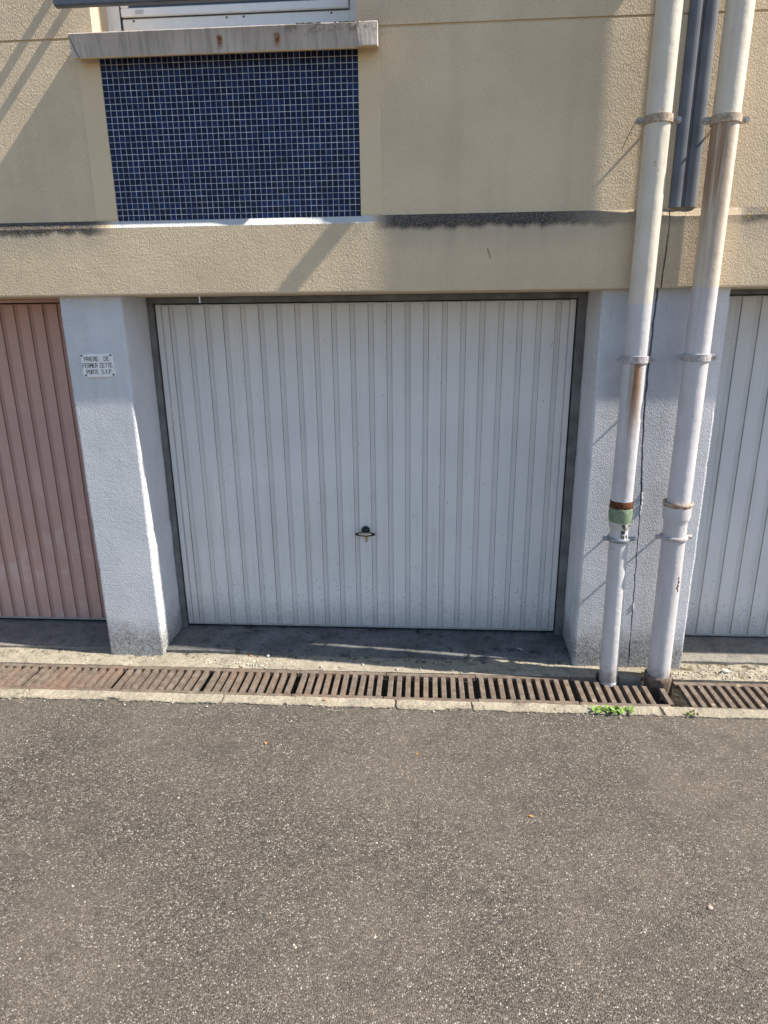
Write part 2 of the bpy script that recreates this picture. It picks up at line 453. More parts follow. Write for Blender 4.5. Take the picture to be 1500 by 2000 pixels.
def asphalt_mat():
    g = G('worn_asphalt')
    warp = g.n('ShaderNodeVectorMath', operation='ADD')
    g.set(warp.inputs[0], g.scale((1, 1, 0)))
    w2 = g.n('ShaderNodeVectorMath', operation='SCALE'); g.set(w2.inputs[0], g.noise(40.0, 2.0, 0.5, None, 0.0, 'Color')); w2.inputs['Scale'].default_value = 0.008
    g.set(warp.inputs[1], w2.outputs[0])
    def layer(sc, lo, hi):
        v = g.n('ShaderNodeTexVoronoi', feature='F1'); g.set(v.inputs['Vector'], warp.outputs[0]); v.inputs['Scale'].default_value = sc
        q = g.n('ShaderNodeSeparateXYZ'); g.set(q.inputs[0], v.outputs['Color'])
        return q.outputs, v.outputs['Distance']
    (r1, g1, b1), d1 = layer(150.0, 0, 1)
    (r2, g2, b2), d2 = layer(330.0, 0, 1)
    stone = g.ramp(r1, [(0.0, (0.026, 0.023, 0.021)), (0.38, (0.066, 0.057, 0.050)), (0.6, (0.122, 0.105, 0.090)), (0.80, (0.22, 0.190, 0.160)), (0.93, (0.38, 0.342, 0.295)), (1.0, (0.56, 0.53, 0.47))])
    tint = g.mix(g.mul(g.step(g1, 0.72, 0.95), 0.4), stone, (0.20, 0.125, 0.085))
    fine = g.ramp(r2, [(0.0, (0.03, 0.027, 0.025)), (0.5, (0.08, 0.070, 0.061)), (0.85, (0.17, 0.148, 0.124)), (1.0, (0.32, 0.285, 0.24))])
    cov = g.math('LESS_THAN', d1, g.add(0.30, g.mul(b1, 0.25)))
    c = g.mix(cov, fine, tint)
    big = g.noise(0.9, 5.0, 0.55)
    c = g.mix(g.mul(g.step(big, 0.35, 0.7), 0.40), c, (0.215, 0.180, 0.145))
    mid = g.noise(7.0, 5.0, 0.65)
    c = g.mix(g.mul(g.step(mid, 0.46, 0.72), 0.36), c, (0.05, 0.047, 0.045))
    wear = g.noise(1.6, 4.0, 0.6, g.scale((0.35, 1.0, 1.0)), 0.5)
    c = g.mix(g.mul(g.step(wear, 0.5, 0.72), 0.25), c, (0.06, 0.056, 0.053))
    drip = g.step(g.noise(3.2, 3.0, 0.5, None, 0.3), 0.70, 0.76)
    c = g.mix(g.mul(drip, 0.30), c, (0.035, 0.033, 0.032))
    h = g.add(g.mul(g.step(d1, 0.0, 0.62, 1.0, 0.0), 1.0), g.mul(g.step(d2, 0.0, 0.6, 1.0, 0.0), 0.45))
    return g.out(c, 0.82, g.bump(h, 0.75, 0.0042), 0.0, 0.25)
M_asph = asphalt_mat()

def grate_mat():
    g = G('rusted_grate_iron')
    n = g.noise(26.0, 6.0, 0.7)
    c = g.mix(g.step(n, 0.35, 0.68), (0.115, 0.088, 0.070), (0.215, 0.175, 0.14))
    big = g.step(g.noise(2.4, 3.0), 0.42, 0.66)
    c = g.mix(g.mul(big, g.step(g.x, 0.2, 1.6, 0.5, 0.2)), c, (0.215, 0.125, 0.085))
    dk = g.step(g.noise(60.0, 4.0, 0.7), 0.56, 0.7)
    c = g.mix(g.mul(dk, 0.5), c, (0.07, 0.05, 0.042))
    v = g.n('ShaderNodeTexVoronoi', feature='F1'); g.set(v.inputs['Vector'], g.pos); v.inputs['Scale'].default_value = 16.0
    q = g.n('ShaderNodeSeparateXYZ'); g.set(q.inputs[0], v.outputs['Color'])
    spot = g.mul(g.math('LESS_THAN', v.outputs['Distance'], g.mul(q.outputs[1], 0.22)), g.step(g.x, 2.3, 2.6, 0.15, 0.8))
    c = g.mix(g.mul(spot, 0.8), c, (0.42, 0.36, 0.25))
    return g.out(c, 0.85, g.bump(g.add(n, g.mul(g.noise(150.0, 3.0), 0.4)), 0.8, 0.003), 0.0, 0.25)
M_grate = grate_mat()
M_sign = plain('white_enamel_sign', (0.84, 0.84, 0.83), 0.35, var=0.04)
M_letter = plain('faded_brown_lettering', (0.075, 0.05, 0.03), 0.6, var=0.4, vs=120.0)
M_stone = plain('pale_grit', (0.48, 0.43, 0.35), 0.85, var=0.35, vs=30.0)
M_leaf = plain('fresh_weed_leaf', (0.14, 0.235, 0.04), 0.55, var=0.45, vs=40.0)
M_leafdry = plain('dry_weed_leaf', (0.24, 0.26, 0.10), 0.6, var=0.4, vs=60.0)
M_fallen = plain('fallen_leaf', (0.45, 0.22, 0.05), 0.7, var=0.3, vs=60.0)

# ------------------------------------------------------------------ planes of the place
YW, YB, YP = -0.352, -0.392, -0.339      # upper wall, beam and pillar faces
ZB = 2.07                                # underside of the beam
GZ = -0.060                              # asphalt

# ground: one asphalt sheet round the building footprint
bm = bmesh.new()
for x0, x1, y0, y1 in ((-250, 250, -250, -0.80), (-250, -6, -0.80, 250), (12, 250, -0.80, 250), (-6, 12, 9, 250)):
    bm.faces.new([bm.verts.new(p) for p in ((x0, y0, GZ), (x1, y0, GZ), (x1, y1, GZ), (x0, y1, GZ))])
bmesh.ops.remove_doubles(bm, verts=bm.verts[:], dist=1e-5)
ground = tag(meshobj('ground', bm, M_asph), kind='structure')

def strip(name, xs, yfun, zfun, mat, skirt_front=None, nrow=8):
    """a lumpy concrete strip: yfun(x) -> (front, back), zfun(x, y) -> height"""
    bm = bmesh.new()
    rows = []
    for x in xs:
        y0, y1 = yfun(x)
        r = []
        if skirt_front is not None:
            r.append(bm.verts.new((x, y0, skirt_front)))
        for j in range(nrow + 1):
            y = y0 + (y1 - y0) * j / nrow
            r.append(bm.verts.new((x, y, zfun(x, y))))
        rows.append(r)
    for a, b in zip(rows, rows[1:]):
        for j in range(len(a) - 1):
            bm.faces.new((a[j], b[j], b[j + 1], a[j + 1]))
    return tag(meshobj(name, bm, mat, smooth=True), kind='structure')
nz = lambda x, y, s, k=0.0: noise.noise(Vector((x * s, y * s, k)))
XS = [-6 + i * 0.02 for i in range(int(18 / 0.02) + 1)]
# kerb in front of the grates
ksegs = []
xk = -6.0
while xk < 12:
    L = random.uniform(0.35, 1.3)
    ksegs.append((xk, xk + L, random.uniform(-0.010, 0.012), random.uniform(-0.002, 0.003)))
    xk += L
def kseg(x):
    for a, b, dy, dz in ksegs:
        if a <= x < b: return min(x - a, b - x), dy, dz
    return 1, 0, 0
def kerb_y(x):
    e, dy, dz = kseg(x)
    f = -0.820 + dy + 0.012 * nz(x, 0, 6.0) + 0.008 * nz(x, 3, 23.0) + 0.006 * nz(x, 5, 70.0)
    if e < 0.010: f += 0.030
    if nz(x, 9, 4.3) > 0.38: f += 0.022
    return f, -0.741
def kerb_z(x, y):
    e, dy, dz = kseg(x)
    z = GZ + 0.0065 + dz + 0.004 * nz(x, y, 9.0) + 0.003 * nz(x, y, 38.0) + 0.002 * nz(x, y, 95.0)
    if e < 0.0055 + 0.003 * nz(y, x, 30.0): z -= 0.016
    return max(z, GZ - 0.008)
XK = [-6 + i * 0.08 for i in range(60)] + [-1.2 + i * 0.006 for i in range(900)] + [4.2 + i * 0.08 for i in range(98)]
strip('drain_kerb', XK, kerb_y, kerb_z, M_conc, GZ - 0.02, 12)
# silt that has filled the left end of the channel
strip('silt', [-4 + i * 0.02 for i in range(176)], lambda x: (-0.74, -0.45),
      lambda x, y: -0.073 - 0.09 * max(0.0, min(1.0, (x + 1.0) / 0.42)) + 0.006 * nz(x, y, 22.0) + 0.003 * nz(x, y, 70.0), M_slabpale, None, 16)
# apron between grates and thresholds
def apron_y(x):
    f = -0.452
    if abs(x - 2.628) < 0.055: f = -0.40
    if abs(x - 2.907) < 0.08: f = -0.38
    return f, -0.25
strip('drain_apron', XS, apron_y,
      lambda x, y: -0.056 + 0.010 * max(0, (y + 0.45) / 0.2) + 0.006 * nz(x, y, 8.0) * (0.3 if y < -0.43 else 1) + 0.0025 * nz(x, y, 40.0, 2.0), M_conc, -0.30, 12)
# channel under the grates
bm = bmesh.new()
for x0, x1, y0, y1, z0, z1 in ((-6, 12, -0.742, -0.36, -0.34, -0.32), (-6, 12, -0.80, -0.7405, -0.34, -0.07)):
    box(bm, x0, x1, y0, y1, z0, z1)
tag(meshobj('drain_channel', bm, plain('shade_black_channel', (0.022, 0.02, 0.018), 0.9, var=0.4)), kind='structure')  # near-black colour puts the shade under the grates into the channel

# thresholds in front of the three doors
def threshold(name, x0, x1, yf, z0, z1, mat):
    xs = [x0 + (x1 - x0) * i / 120 for i in range(121)]
    strip(name, xs, lambda x: (yf + 0.006 * nz(x, 1, 7.0) + 0.003 * nz(x, 2, 30.0), 0.06),
          lambda x, y: z0 + (z1 - z0) * min(1, max(0, (y - yf) / -yf)) - (0.006 if y < yf + 0.012 else 0) + 0.003 * nz(x, y, 12.0), mat, -0.08, 10)
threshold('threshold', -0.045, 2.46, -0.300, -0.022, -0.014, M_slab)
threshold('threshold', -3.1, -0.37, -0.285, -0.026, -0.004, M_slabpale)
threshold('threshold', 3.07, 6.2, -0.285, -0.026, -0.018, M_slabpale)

# ------------------------------------------------------------------ the building
B = empty('garage_building', (1.2, 0, 0), 'tan rendered facade over a row of garage doors with blue mosaic under its window', 'building')
# upper wall: two rendered bands with a shadow joint between them, window opening in the upper one
WX0, WX1, WZ0, WZ1 = -0.013, 1.24, 3.215, 4.55
bm = bmesh.new()
box(bm, -6, 12, YW, 0.30, 2.405, 3.2255, 0.003)
meshobj('upper_wall', bm, M_wall, B)
bm = bmesh.new()
for x0, x1, z0, z1 in ((-6, WX0, 3.2345, WZ1), (WX1, 12, 3.2345, WZ1), (-6, 12, WZ1, 7.5)):
    box(bm, x0, x1, YW, 0.30, z0, z1)
meshobj('upper_wall', bm, M_wall, B)
boxobj('wall_joint', (-6, WX0 - 0.001, YW + 0.009, 0.29, 3.2250, 3.2350), M_band, B)
boxobj('wall_joint', (WX1 + 0.001, 12, YW + 0.009, 0.29, 3.2250, 3.2350), M_band, B)
# smooth surround beside the mosaic
boxobj('window_surround', (-0.108, TX0 - 0.0005, YW - 0.0025, YW + 0.01, 2.436, 3.13), M_band, B, 0.002)
boxobj('window_surround', (TX0 + NX * PIT - 0.004, 1.345, YW - 0.0025, YW + 0.01, 2.436, 3.13), M_band, B, 0.002)
# interior mass so that no daylight leaks in from behind
boxobj('core_wall', (-6, 12, 0.31, 9, -0.3, 7.5), M_band, B)

# beam over the garages, in two lengths with an open crack between
CR = [(2.44, 2.730), (2.40, 2.7265), (2.33, 2.729), (2.25, 2.724), (2.17, 2.7215), (2.11, 2.7185), (2.07, 2.720),
      (1.95, 2.7175), (1.80, 2.716), (1.62, 2.713), (1.45, 2.717), (1.25, 2.727), (1.05, 2.744), (0.90, 2.750), (0.70, 2.755), (0.45, 2.763), (0.2, 2.770), (-0.07, 2.777)]
def crack_x(z, side):
    for (za, xa), (zb, xb) in zip(CR, CR[1:]):
        if zb <= z <= za:
            t = (za - z) / (za - zb)
            x = xa + (xb - xa) * t
            wob = 0.0045 * nz(z, 0.5, 16.0, 5.0) + 0.0028 * nz(z, side, 45.0, 5.0)
            return x + wob + side * (0.0030 if z > ZB else (0.0046 if z > 0.95 else 0.0030) + 0.0018 * nz(z, 2, 9.0))
    return CR[-1][1]
def beam(xa, xb, side):
    prof = [(0.28, ZB), (YB + 0.010, ZB), (YB + 0.002, ZB + 0.003), (YB, ZB + 0.010)]
    for i in range(1, 16): prof.append((YB, ZB + 0.010 + i * 0.021))
    prof += [(YB + 0.002, 2.3935), (YW + 0.001, 2.434), (0.28, 2.434)]
    bm = bmesh.new()
    rings = []
    for which in (0, 1):
        ring = []
        for y, z in prof:
            x = xa if which == 0 else xb
            if (side < 0 and which == 1) or (side > 0 and which == 0): x = crack_x(z, side)
            ring.append(bm.verts.new((x, y, z)))
        rings.append(ring)
    n = len(prof)
    for k in range(n):
        bm.faces.new((rings[0][k], rings[0][(k + 1) % n], rings[1][(k + 1) % n], rings[1][k]))
    bm.faces.new(rings[0]); bm.faces.new(rings[1])
    meshobj('beam', bm, M_beam, B)
beam(-6, 0, -1)
beam(0, 12, 1)

# pillars
def pillar(x0, x1, ea=0, eb=0):
    bm = bmesh.new()
    zs = [-0.08 + i * (ZB + 0.08) / 150 for i in range(151)]
    rings = []
    for z in zs:
        chip = lambda k: 0.005 * max(0.0, nz(z, k, 14.0) - 0.42) * 4
        a = crack_x(z, 1) if ea else x0 + 0.003 * nz(z, 4.0, 7.0) + 0.002 * nz(z, 6.0, 35.0) + chip(x0 * 31 + 3)
        b = crack_x(z, -1) if eb else x1 + 0.003 * nz(z, 7.0, 7.0) + 0.002 * nz(z, 8.0, 35.0) - chip(x1 * 17 + 9)
        pts = []
        pts.append((a, 0.28))
        if ea: pts.append((a, YP))
        else: pts += [(a, YP + 0.012), (a + 0.0035, YP + 0.0035), (a + 0.012, YP)]
        if eb: pts.append((b, YP))
        else: pts += [(b - 0.012, YP), (b - 0.0035, YP + 0.0035), (b, YP + 0.012)]
        pts.append((b, 0.28))
        rings.append([bm.verts.new((x, y, z)) for x, y in pts])
    for r, s in zip(rings, rings[1:]):
        for k in range(len(r)):
            bm.faces.new((r[k], r[(k + 1) % len(r)], s[(k + 1) % len(s)], s[k]))
    bm.faces.new(rings[0])
    return meshobj('pillar', bm, M_pillar, B)
pillar(-0.3794, -0.0381)
pillar(2.4529, 0, eb=1)
pillar(0, 3.0803, ea=1)
pillar(-3.6, -3.0)
pillar(5.6, 6.2)
boxobj('crack_shade_box', (2.69, 2.80, YP + 0.03, 0.2, -0.08, 2.42), M_dark, B)  # black box put in for the shade inside the open crack
# blobs of caulk hanging in the crack
bm = bmesh.new()
for z in (1.005, 0.985, 0.955, 0.94, 0.925, 0.905, 0.35, 0.33):
    x = crack_x(z, 1)
    ell(bm, (x, YP - 0.001, z), 0.0035 + 0.002 * random.random(), 0.003, 0.009 + 0.006 * random.random(), 8, 5)
tag(meshobj('caulk', bm, M_caulk, B, True), kind='stuff')

# mosaic under the window
mos = boxobj('mosaic_panel', (TX0 + 0.001, TX0 + NX * PIT - 0.005, YW - 0.0022, YW + 0.02, TZ0 - 0.0005, 3.1415), M_grout, B)
mos['label'] = 'panel of dark blue square mosaic with pale grout'
bm = bmesh.new()
def tile_geo(bm, cx, cz, s=0.0261, t=0.0012):
    h = s / 2; b = 0.0010
    o = [bm.verts.new((cx + i * h, 0, cz + j * h)) for i, j in ((-1, -1), (1, -1), (1, 1), (-1, 1))]
    u = [bm.verts.new((cx + i * (h - b), -t, cz + j * (h - b))) for i, j in ((-1, -1), (1, -1), (1, 1), (-1, 1))]
    bm.faces.new(u)
    for k in range(4):
        bm.faces.new((o[k], o[(k + 1) % 4], u[(k + 1) % 4], u[k]))
tile_geo(bm, 0, 0)
bmesh.ops.recalc_face_normals(bm, faces=bm.faces[:])
tile_me = bpy.data.meshes.new('tile'); bm.to_mesh(tile_me); bm.free()
tile_me.materials.append(M_tile)
campos = Vector((1.588, -3.866, 1.962))
cells = []
for j in range(NZ):
    for i in range(NX):
        cx = TX0 + (i + 0.5) * PIT; cz = TZ0 + (j + 0.5) * PIT
        d = (Vector((cx, YW, cz)) - campos).normalized().dot(F_) * (Vector((cx, YW, cz)) - campos).length
        cells.append((d, cx, cz))
cells.sort()
YT = YW - 0.0018
rest = bmesh.new()
for k, (d, cx, cz) in enumerate(cells):
    jx, jz = random.uniform(-0.0003, 0.0003), random.uniform(-0.0003, 0.0003)
    if k < 300:
        place('tile', tile_me, None, mos, (cx + jx, YT, cz + jz))
    else:
        n0 = len(rest.verts)
        tile_geo(rest, cx + jx, cz + jz)
bmesh.ops.translate(rest, vec=(0, YT, 0), verts=rest.verts[:])
tag(meshobj('tiles', rest, M_tile, mos), kind='stuff')

# window, sill and the bar in front of it
wn = boxobj('window', (WX0 - 0.03, WX1 + 0.05, YW + 0.23, YW + 0.26, 3.215, 4.6), M_pvc, B)
Y0 = YW + 0.185
bm = bmesh.new()
box(bm, WX0 - 0.02, 0.052, Y0, YW + 0.235, 3.215, 4.56, 0.003)
box(bm, 1.19, WX1 + 0.03, Y0, YW + 0.235, 3.215, 4.56, 0.003)
box(bm, 0.0525, 1.1895, Y0 + 0.004, YW + 0.235, 3.216, 3.372, 0.003)
meshobj('frame', bm, M_pvc, wn)
bm = bmesh.new()
box(bm, 0.061, 1.186, Y0 - 0.012, Y0 + 0.003, 3.375, 3.412, 0.004)
box(bm, 0.061, 0.100, Y0 - 0.012, Y0 + 0.003, 3.4125, 4.5, 0.004)
box(bm, 1.150, 1.186, Y0 - 0.012, Y0 + 0.003, 3.4125, 4.5, 0.004)
meshobj('sash', bm, M_pvc, wn)
boxobj('pane', (0.1005, 1.1495, Y0 - 0.003, Y0 + 0.003, 3.4125, 4.5), M_glass, wn)
boxobj('gap_seal', (0.0530, 0.0605, Y0 - 0.001, Y0 + 0.0035, 3.215, 4.5), M_seal, wn)
boxobj('sticker', (0.135, 0.178, Y0 - 0.0135, Y0 - 0.0125, 3.384, 3.402), M_paper, wn)
bm = bmesh.new()
for x in (0.118, 0.585, 0.67, 1.10):
    cyl(bm, (x, Y0 + 0.0045, 3.361), (0, -1, 0), 0.0045, 0.0035, 10)
meshobj('drain_hole_cap', bm, M_black, wn)
# sill: front face leans back towards the wall below, a broken right corner
bm = bmesh.new()
pr = [(YW + 0.21, 3.224), (YW - 0.092, 3.2195), (YW - 0.095, 3.215), (YW - 0.082, 3.124), (YW - 0.079, 3.1205), (YW - 0.001, 3.1425), (YW + 0.21, 3.1425)]
rings = []
NSX = 90
for i in range(NSX + 1):
    x = -0.088 + (1.342 + 0.088) * i / NSX
    ring = []
    for k, (y, z) in enumerate(pr):
        jit = 0.0012 if 0 < k < 5 else 0
        cut = 0.0
        if k in (1, 2) and x > 1.262: cut = 0.0
        if k in (3, 4) and x > 1.235:
            y -= 0.022 * min(1, (x - 1.235) / 0.03)
        ring.append(bm.verts.new((x, y + jit * nz(x, k, 22.0), z + jit * nz(x, k + 9, 30.0))))
    rings.append(ring)
n = len(pr)
for a, b in zip(rings, rings[1:]):
    for k in range(n):
        bm.faces.new((a[k], a[(k + 1) % n], b[(k + 1) % n], b[k]))
bm.faces.new(rings[0]); bm.faces.new(rings[-1])
sill = meshobj('window_sill', bm, M_sill, B)
bm = bmesh.new()   # hairline crack filled with dirt at the left end
tube(bm, [(-0.086, YW - 0.0945, 3.213), (-0.078, YW - 0.0925, 3.19), (-0.068, YW - 0.0875, 3.155), (-0.052, YW - 0.083, 3.122)], 0.0014, 5)
meshobj('crack', bm, M_seal, sill)
bm = bmesh.new()   # moss cushions on the right end
for i in range(420):
    if i < 170: x, y = random.gauss(1.30, 0.025), random.uniform(YW - 0.075, YW - 0.02)
    elif i < 300: x, y = random.gauss(1.20, 0.022), YW - 0.092
    else: x, y = random.gauss(1.02, 0.03), YW - 0.092
    if x > 1.338: continue
    z = 3.2205 if i < 170 else 3.219 - abs(random.gauss(0, 0.009))
    ell(bm, (x, y + (3.219 - z) * 0.14, z), random.uniform(0.002, 0.0055), 0.003, random.uniform(0.002, 0.006), 6, 4)
tag(meshobj('moss', bm, plain('dark_moss', (0.05, 0.045, 0.02), 0.9, var=0.5, vs=90.0), sill, True), kind='stuff')

gr = boxobj('window_bar', (-0.062, 1.40, -0.60, -0.565, 3.266, 3.335), M_bar, B, 0.006, 2)
gr['label'] = 'slate grey metal bar across the front of the window'
for x in (-0.052,):
    bm = bmesh.new()
    box(bm, x - 0.012, x + 0.012, -0.578, -0.562, 3.275, 3.56, 0.002)
    for z in (3.425, 3.545):
        box(bm, x - 0.009, x + 0.009, -0.563, YW + 0.002, z - 0.017, z + 0.017)  # arms out of view, added for the striped shadow on the wall
    meshobj('bracket', bm, M_pvc, gr)

# ------------------------------------------------------------------ garage doors
def panel_mesh(name, wd, h, mat, mat2, d=0.0095, s=0.0045):
    bm = bmesh.new()
    pr = [(-wd / 2, d), (-wd / 2 + s * 0.6, 0.0016), (-wd / 2 + s, 0.0), (wd / 2 - s, 0.0), (wd / 2 - s * 0.6, 0.0016), (wd / 2, d)]
    a = [bm.verts.new((x, y, 0.0)) for x, y in pr]; b = [bm.verts.new((x, y, h)) for x, y in pr]
    for k in range(len(pr) - 1):
        bm.faces.new((a[k], a[k + 1], b[k + 1], b[k]))
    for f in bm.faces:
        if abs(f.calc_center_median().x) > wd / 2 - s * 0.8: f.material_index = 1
    bm.faces.new(a); bm.faces.new(b)
    bmesh.ops.recalc_face_normals(bm, faces=bm.faces[:])
    me = bpy.data.meshes.new(name); bm.to_mesh(me); bm.free()
    me.materials.append(mat); me.materials.append(mat2)
    return me
def garage_door(label, x0, x1, z0, z1, g0, pitch, gw, m_panel, m_groove, m_frame, fx0, fx1, ztop, handle=None):
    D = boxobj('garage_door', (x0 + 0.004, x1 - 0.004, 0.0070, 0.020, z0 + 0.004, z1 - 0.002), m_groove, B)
    D['label'] = label
    # grooves from g0 every pitch; raised panels between them
    edges = [x0 + 0.030]
    gs = []
    x = g0
    while x < x1 - 0.06:
        if x > x0 + 0.05: gs.append(x)
        x += pitch
    bounds = [x0 + 0.0335] + [v for gx in gs for v in (gx - gw / 2, gx + gw / 2)] + [x1 - 0.0335]
    cache = {}
    for a, b in zip(bounds[0::2], bounds[1::2]):
        wd = round(b - a, 4)
        if wd < 0.012: continue
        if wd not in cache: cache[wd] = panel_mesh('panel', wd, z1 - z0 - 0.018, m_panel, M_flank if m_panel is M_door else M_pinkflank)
        place('panel', cache[wd], None, D, ((a + b) / 2, 0.0 + random.uniform(-0.0006, 0.0006), z0 + 0.012))
    bm = bmesh.new()
    bm.free()
    for xa in (x0, x1 - 0.030):
        boxobj('edge_profile', (xa, xa + 0.030, -0.001, 0.0195, z0, z1), m_panel, D, 0.002)
    boxobj('bottom_rail', (x0 + 0.0305, x1 - 0.0305, 0.0005, 0.0185, z0 - 0.002, z0 + 0.0105), M_alu, D, 0.002)
    bm = bmesh.new()
    for gx in gs:
        for z in (z1 - 0.022, z0 + 0.045, z0 + (z1 - z0) * 0.605):
            ell(bm, (gx + 0.001, 0.0070, z), 0.0042, 0.0026, 0.0042, 8, 5)
    tag(meshobj('rivets', bm, m_panel, D, True), kind='stuff')
    bm = bmesh.new()
    box(bm, fx0, x0 - 0.0075, -0.020, 0.10, z0 - 0.02, ztop, 0.002)
    box(bm, x1 + 0.0075, fx1, -0.020, 0.10, z0 - 0.02, ztop, 0.002)
    box(bm, x0 - 0.0073, x1 + 0.0073, -0.020, 0.10, z1 + 0.005, ztop, 0.002)
    meshobj('door_frame', bm, m_frame, D)
    boxobj('seal', (x0 - 0.02, x1 + 0.02, 0.024, 0.06, z0 - 0.03, z1 + 0.02), M_seal, D)
    return D
D1 = garage_door('white ribbed garage door', 0.003, 2.397, 0.004, 2.031, 0.095, 0.1052, 0.025, M_door, M_groove, M_frame, -0.036, 2.451, 2.069)
D2 = garage_door('faded pink ribbed garage door', -2.96, -0.425, 0.018, 2.046, -0.662 - 0.0885 * 25, 0.0885, 0.022, M_pink, M_pinkgroove, M_pink, -2.999, -0.381, 2.069)
D3 = garage_door('white ribbed garage door behind the downpipes', 3.125, 5.56, -0.006, 2.040, 3.167, 0.1052, 0.025, M_door, M_groove, M_frame, 3.082, 5.599, 2.069)
# handle of the white door
hx, hz = 1.2005, 0.668
bm = bmesh.new()
cyl(bm, (hx, 0.002, hz + 0.006), (0, -1, 0), 0.027, 0.012, 24)
ell(bm, (hx, -0.012, hz + 0.006), 0.026, 0.024, 0.026, 20, 10)
meshobj('handle_hub', bm, M_black, D1, True)
bm = bmesh.new()
ell(bm, (hx, -0.044, hz - 0.008), 0.065, 0.018, 0.014, 28, 10)
meshobj('handle_grip', bm, M_black, D1, True)
bm = bmesh.new()
ell(bm, (hx, -0.0505, hz - 0.0050), 0.046, 0.0140, 0.0100, 24, 10)
meshobj('handle_inlay', bm, M_steel, D1, True)
bm = bmesh.new()
cyl(bm, (hx + 0.004, 0.001, 0.625), (0, -1, 0), 0.0095, 0.010, 18)
box(bm, hx - 0.001, hx + 0.009, -0.0085, 0.001, 0.596, 0.622, 0.002)
meshobj('key_cylinder', bm, M_brass, D1, True)
# plaster run over the frame
bm = bmesh.new()
tube(bm, [(0.392, YB + 0.035, 2.071), (0.392, YB + 0.033, 2.05), (0.3925, YB + 0.033, 2.03)], 0.0035, 6)
meshobj('plaster_drip', bm, M_caulk, B, True)

bm = bmesh.new()   # short dark scratch on the beam face
tube(bm, [(1.868, YB - 0.0005, 2.268), (1.872, YB - 0.001, 2.252), (1.880, YB - 0.0008, 2.236), (1.882, YB - 0.0005, 2.222)], 0.0013, 5)
meshobj('scratch', bm, M_seal, B)
# ------------------------------------------------------------------ joint cover strips
for xc, lb in ((2.757, 'grey half-round joint cover strip nearer the narrow downpipe'), (2.822, 'grey half-round joint cover strip nearer the wide downpipe')):
    bm = bmesh.new()
    r = 0.031; N = 14
    a, b = [], []
    for k in range(N + 1):
        t = math.pi * k / N
        p = (xc - r * math.cos(t), YW - 0.019 * math.sin(t) ** 0.8)
        a.append(bm.verts.new((p[0], p[1], 2.437))); b.append(bm.verts.new((p[0], p[1], 7.3)))
    for k in range(N):
        bm.faces.new((a[k], a[k + 1], b[k + 1], b[k]))
    bm.faces.new(a); bm.faces.new(b)
    tag(meshobj('joint_cover', bm, M_cover, None, True), lb, 'cover strip', 'joint cover strips')

# ------------------------------------------------------------------ downpipes
PY = -0.4605
def flat_clamp(root, cx, z, r, mat, wire=False):
    bm = bmesh.new()
    lathe(bm, [(z - 0.0175, r + 0.0005), (z - 0.0165, r + 0.0075), (z + 0.0165, r + 0.0075), (z + 0.0175, r + 0.0005)], cx, PY)
    for s in (-1, 1):
        x0, x1 = cx + s * (r - 0.002), cx + s * (r + 0.030)
        xa, xb = min(x0, x1), max(x0, x1)
        box(bm, xa, xb, PY - 0.004, PY + 0.004, z - 0.015, z + 0.015, 0.0035, 2)
        cyl(bm, (cx + s * (r + 0.030), PY - 0.0045, z), (0, 1, 0), 0.015, 0.009, 16)
    cyl(bm, (cx, PY + r - 0.004, z), (0, 1, 0), 0.006, YW - PY - r + 0.02, 8)
    c = meshobj('clamp', bm, mat, root, True)
    for s in (-1, 1):
        bm = bmesh.new()
        cyl(bm, (cx + s * (r + 0.027), PY - 0.0045, z), (0, -1, 0), 0.0075, 0.007, 6)
        meshobj('bolt', bm, M_clampz, c)
    if wire:
        bm = bmesh.new()
        p = Vector((cx - r - 0.042, PY, z - 0.002))
        tube(bm, [p, p + Vector((-0.012, 0.01, -0.025)), p + Vector((-0.028, 0.018, -0.062)), p + Vector((-0.046, 0.02, -0.105))], 0.0016, 5)
        meshobj('loose_wire', bm, M_black, c, True)
def round_clamp(root, cx, z, r, mat, stub):
    bm = bmesh.new()
    seg, rr = 36, 8
    rings = []
    for k in range(seg):
        t = 2 * math.pi * k / seg
        rings.append([bm.verts.new((cx + (r + 0.004 + 0.009 * math.cos(u)) * math.cos(t), PY + (r + 0.004 + 0.009 * math.cos(u)) * math.sin(t), z + 0.012 * math.sin(u))) for u in [2 * math.pi * q / rr for q in range(rr)]])
    for k in range(seg):
        a, b = rings[k], rings[(k + 1) % seg]
        for q in range(rr):
            bm.faces.new((a[q], b[q], b[(q + 1) % rr], a[(q + 1) % rr]))
    cyl(bm, (cx, PY + r, z), (0, 1, 0), 0.006, YP - PY - r + 0.01, 8)
    for s in (-1, 1):
        cyl(bm, (cx + s * (r + 0.004), PY, z), (s, 0, 0), 0.012, 0.030, 14)
    meshobj('clamp', bm, mat, root, True)

P1 = empty('downpipe', (2.625, PY, -0.08), 'narrower painted downpipe with green repair tape and open white end', 'downpipe', 'downpipes')
lean1 = lambda z: 0.006 * max(0.0, (1.9 - z) / 1.9)
bm = bmesh.new(); lathe(bm, [(7.3, 0.0565), (5.0, 0.0565), (3.0, 0.0565), (1.9, 0.0565), (1.5, 0.0565), (1.004, 0.0565)], 2.607, PY, 48, lean1)
meshobj('upper_pipe', bm, M_pipe1, P1, True)
bm = bmesh.new(); lathe(bm, [(4.005, 0.0568), (4.022, 0.064), (4.026, 0.071), (4.018, 0.0755), (4.006, 0.0755), (4.0, 0.0712), (3.94, 0.0700), (3.925, 0.067), (3.91, 0.060), (3.895, 0.0566)], 2.607, PY, 48)
meshobj('socket', bm, M_pipe1, P1, True)  # unseen socket, added above view to shape the beam shadow
bm = bmesh.new()
cyl(bm, (2.607, PY - 0.02, 3.935), (0, -1, 0), 0.043, 0.092, 24)
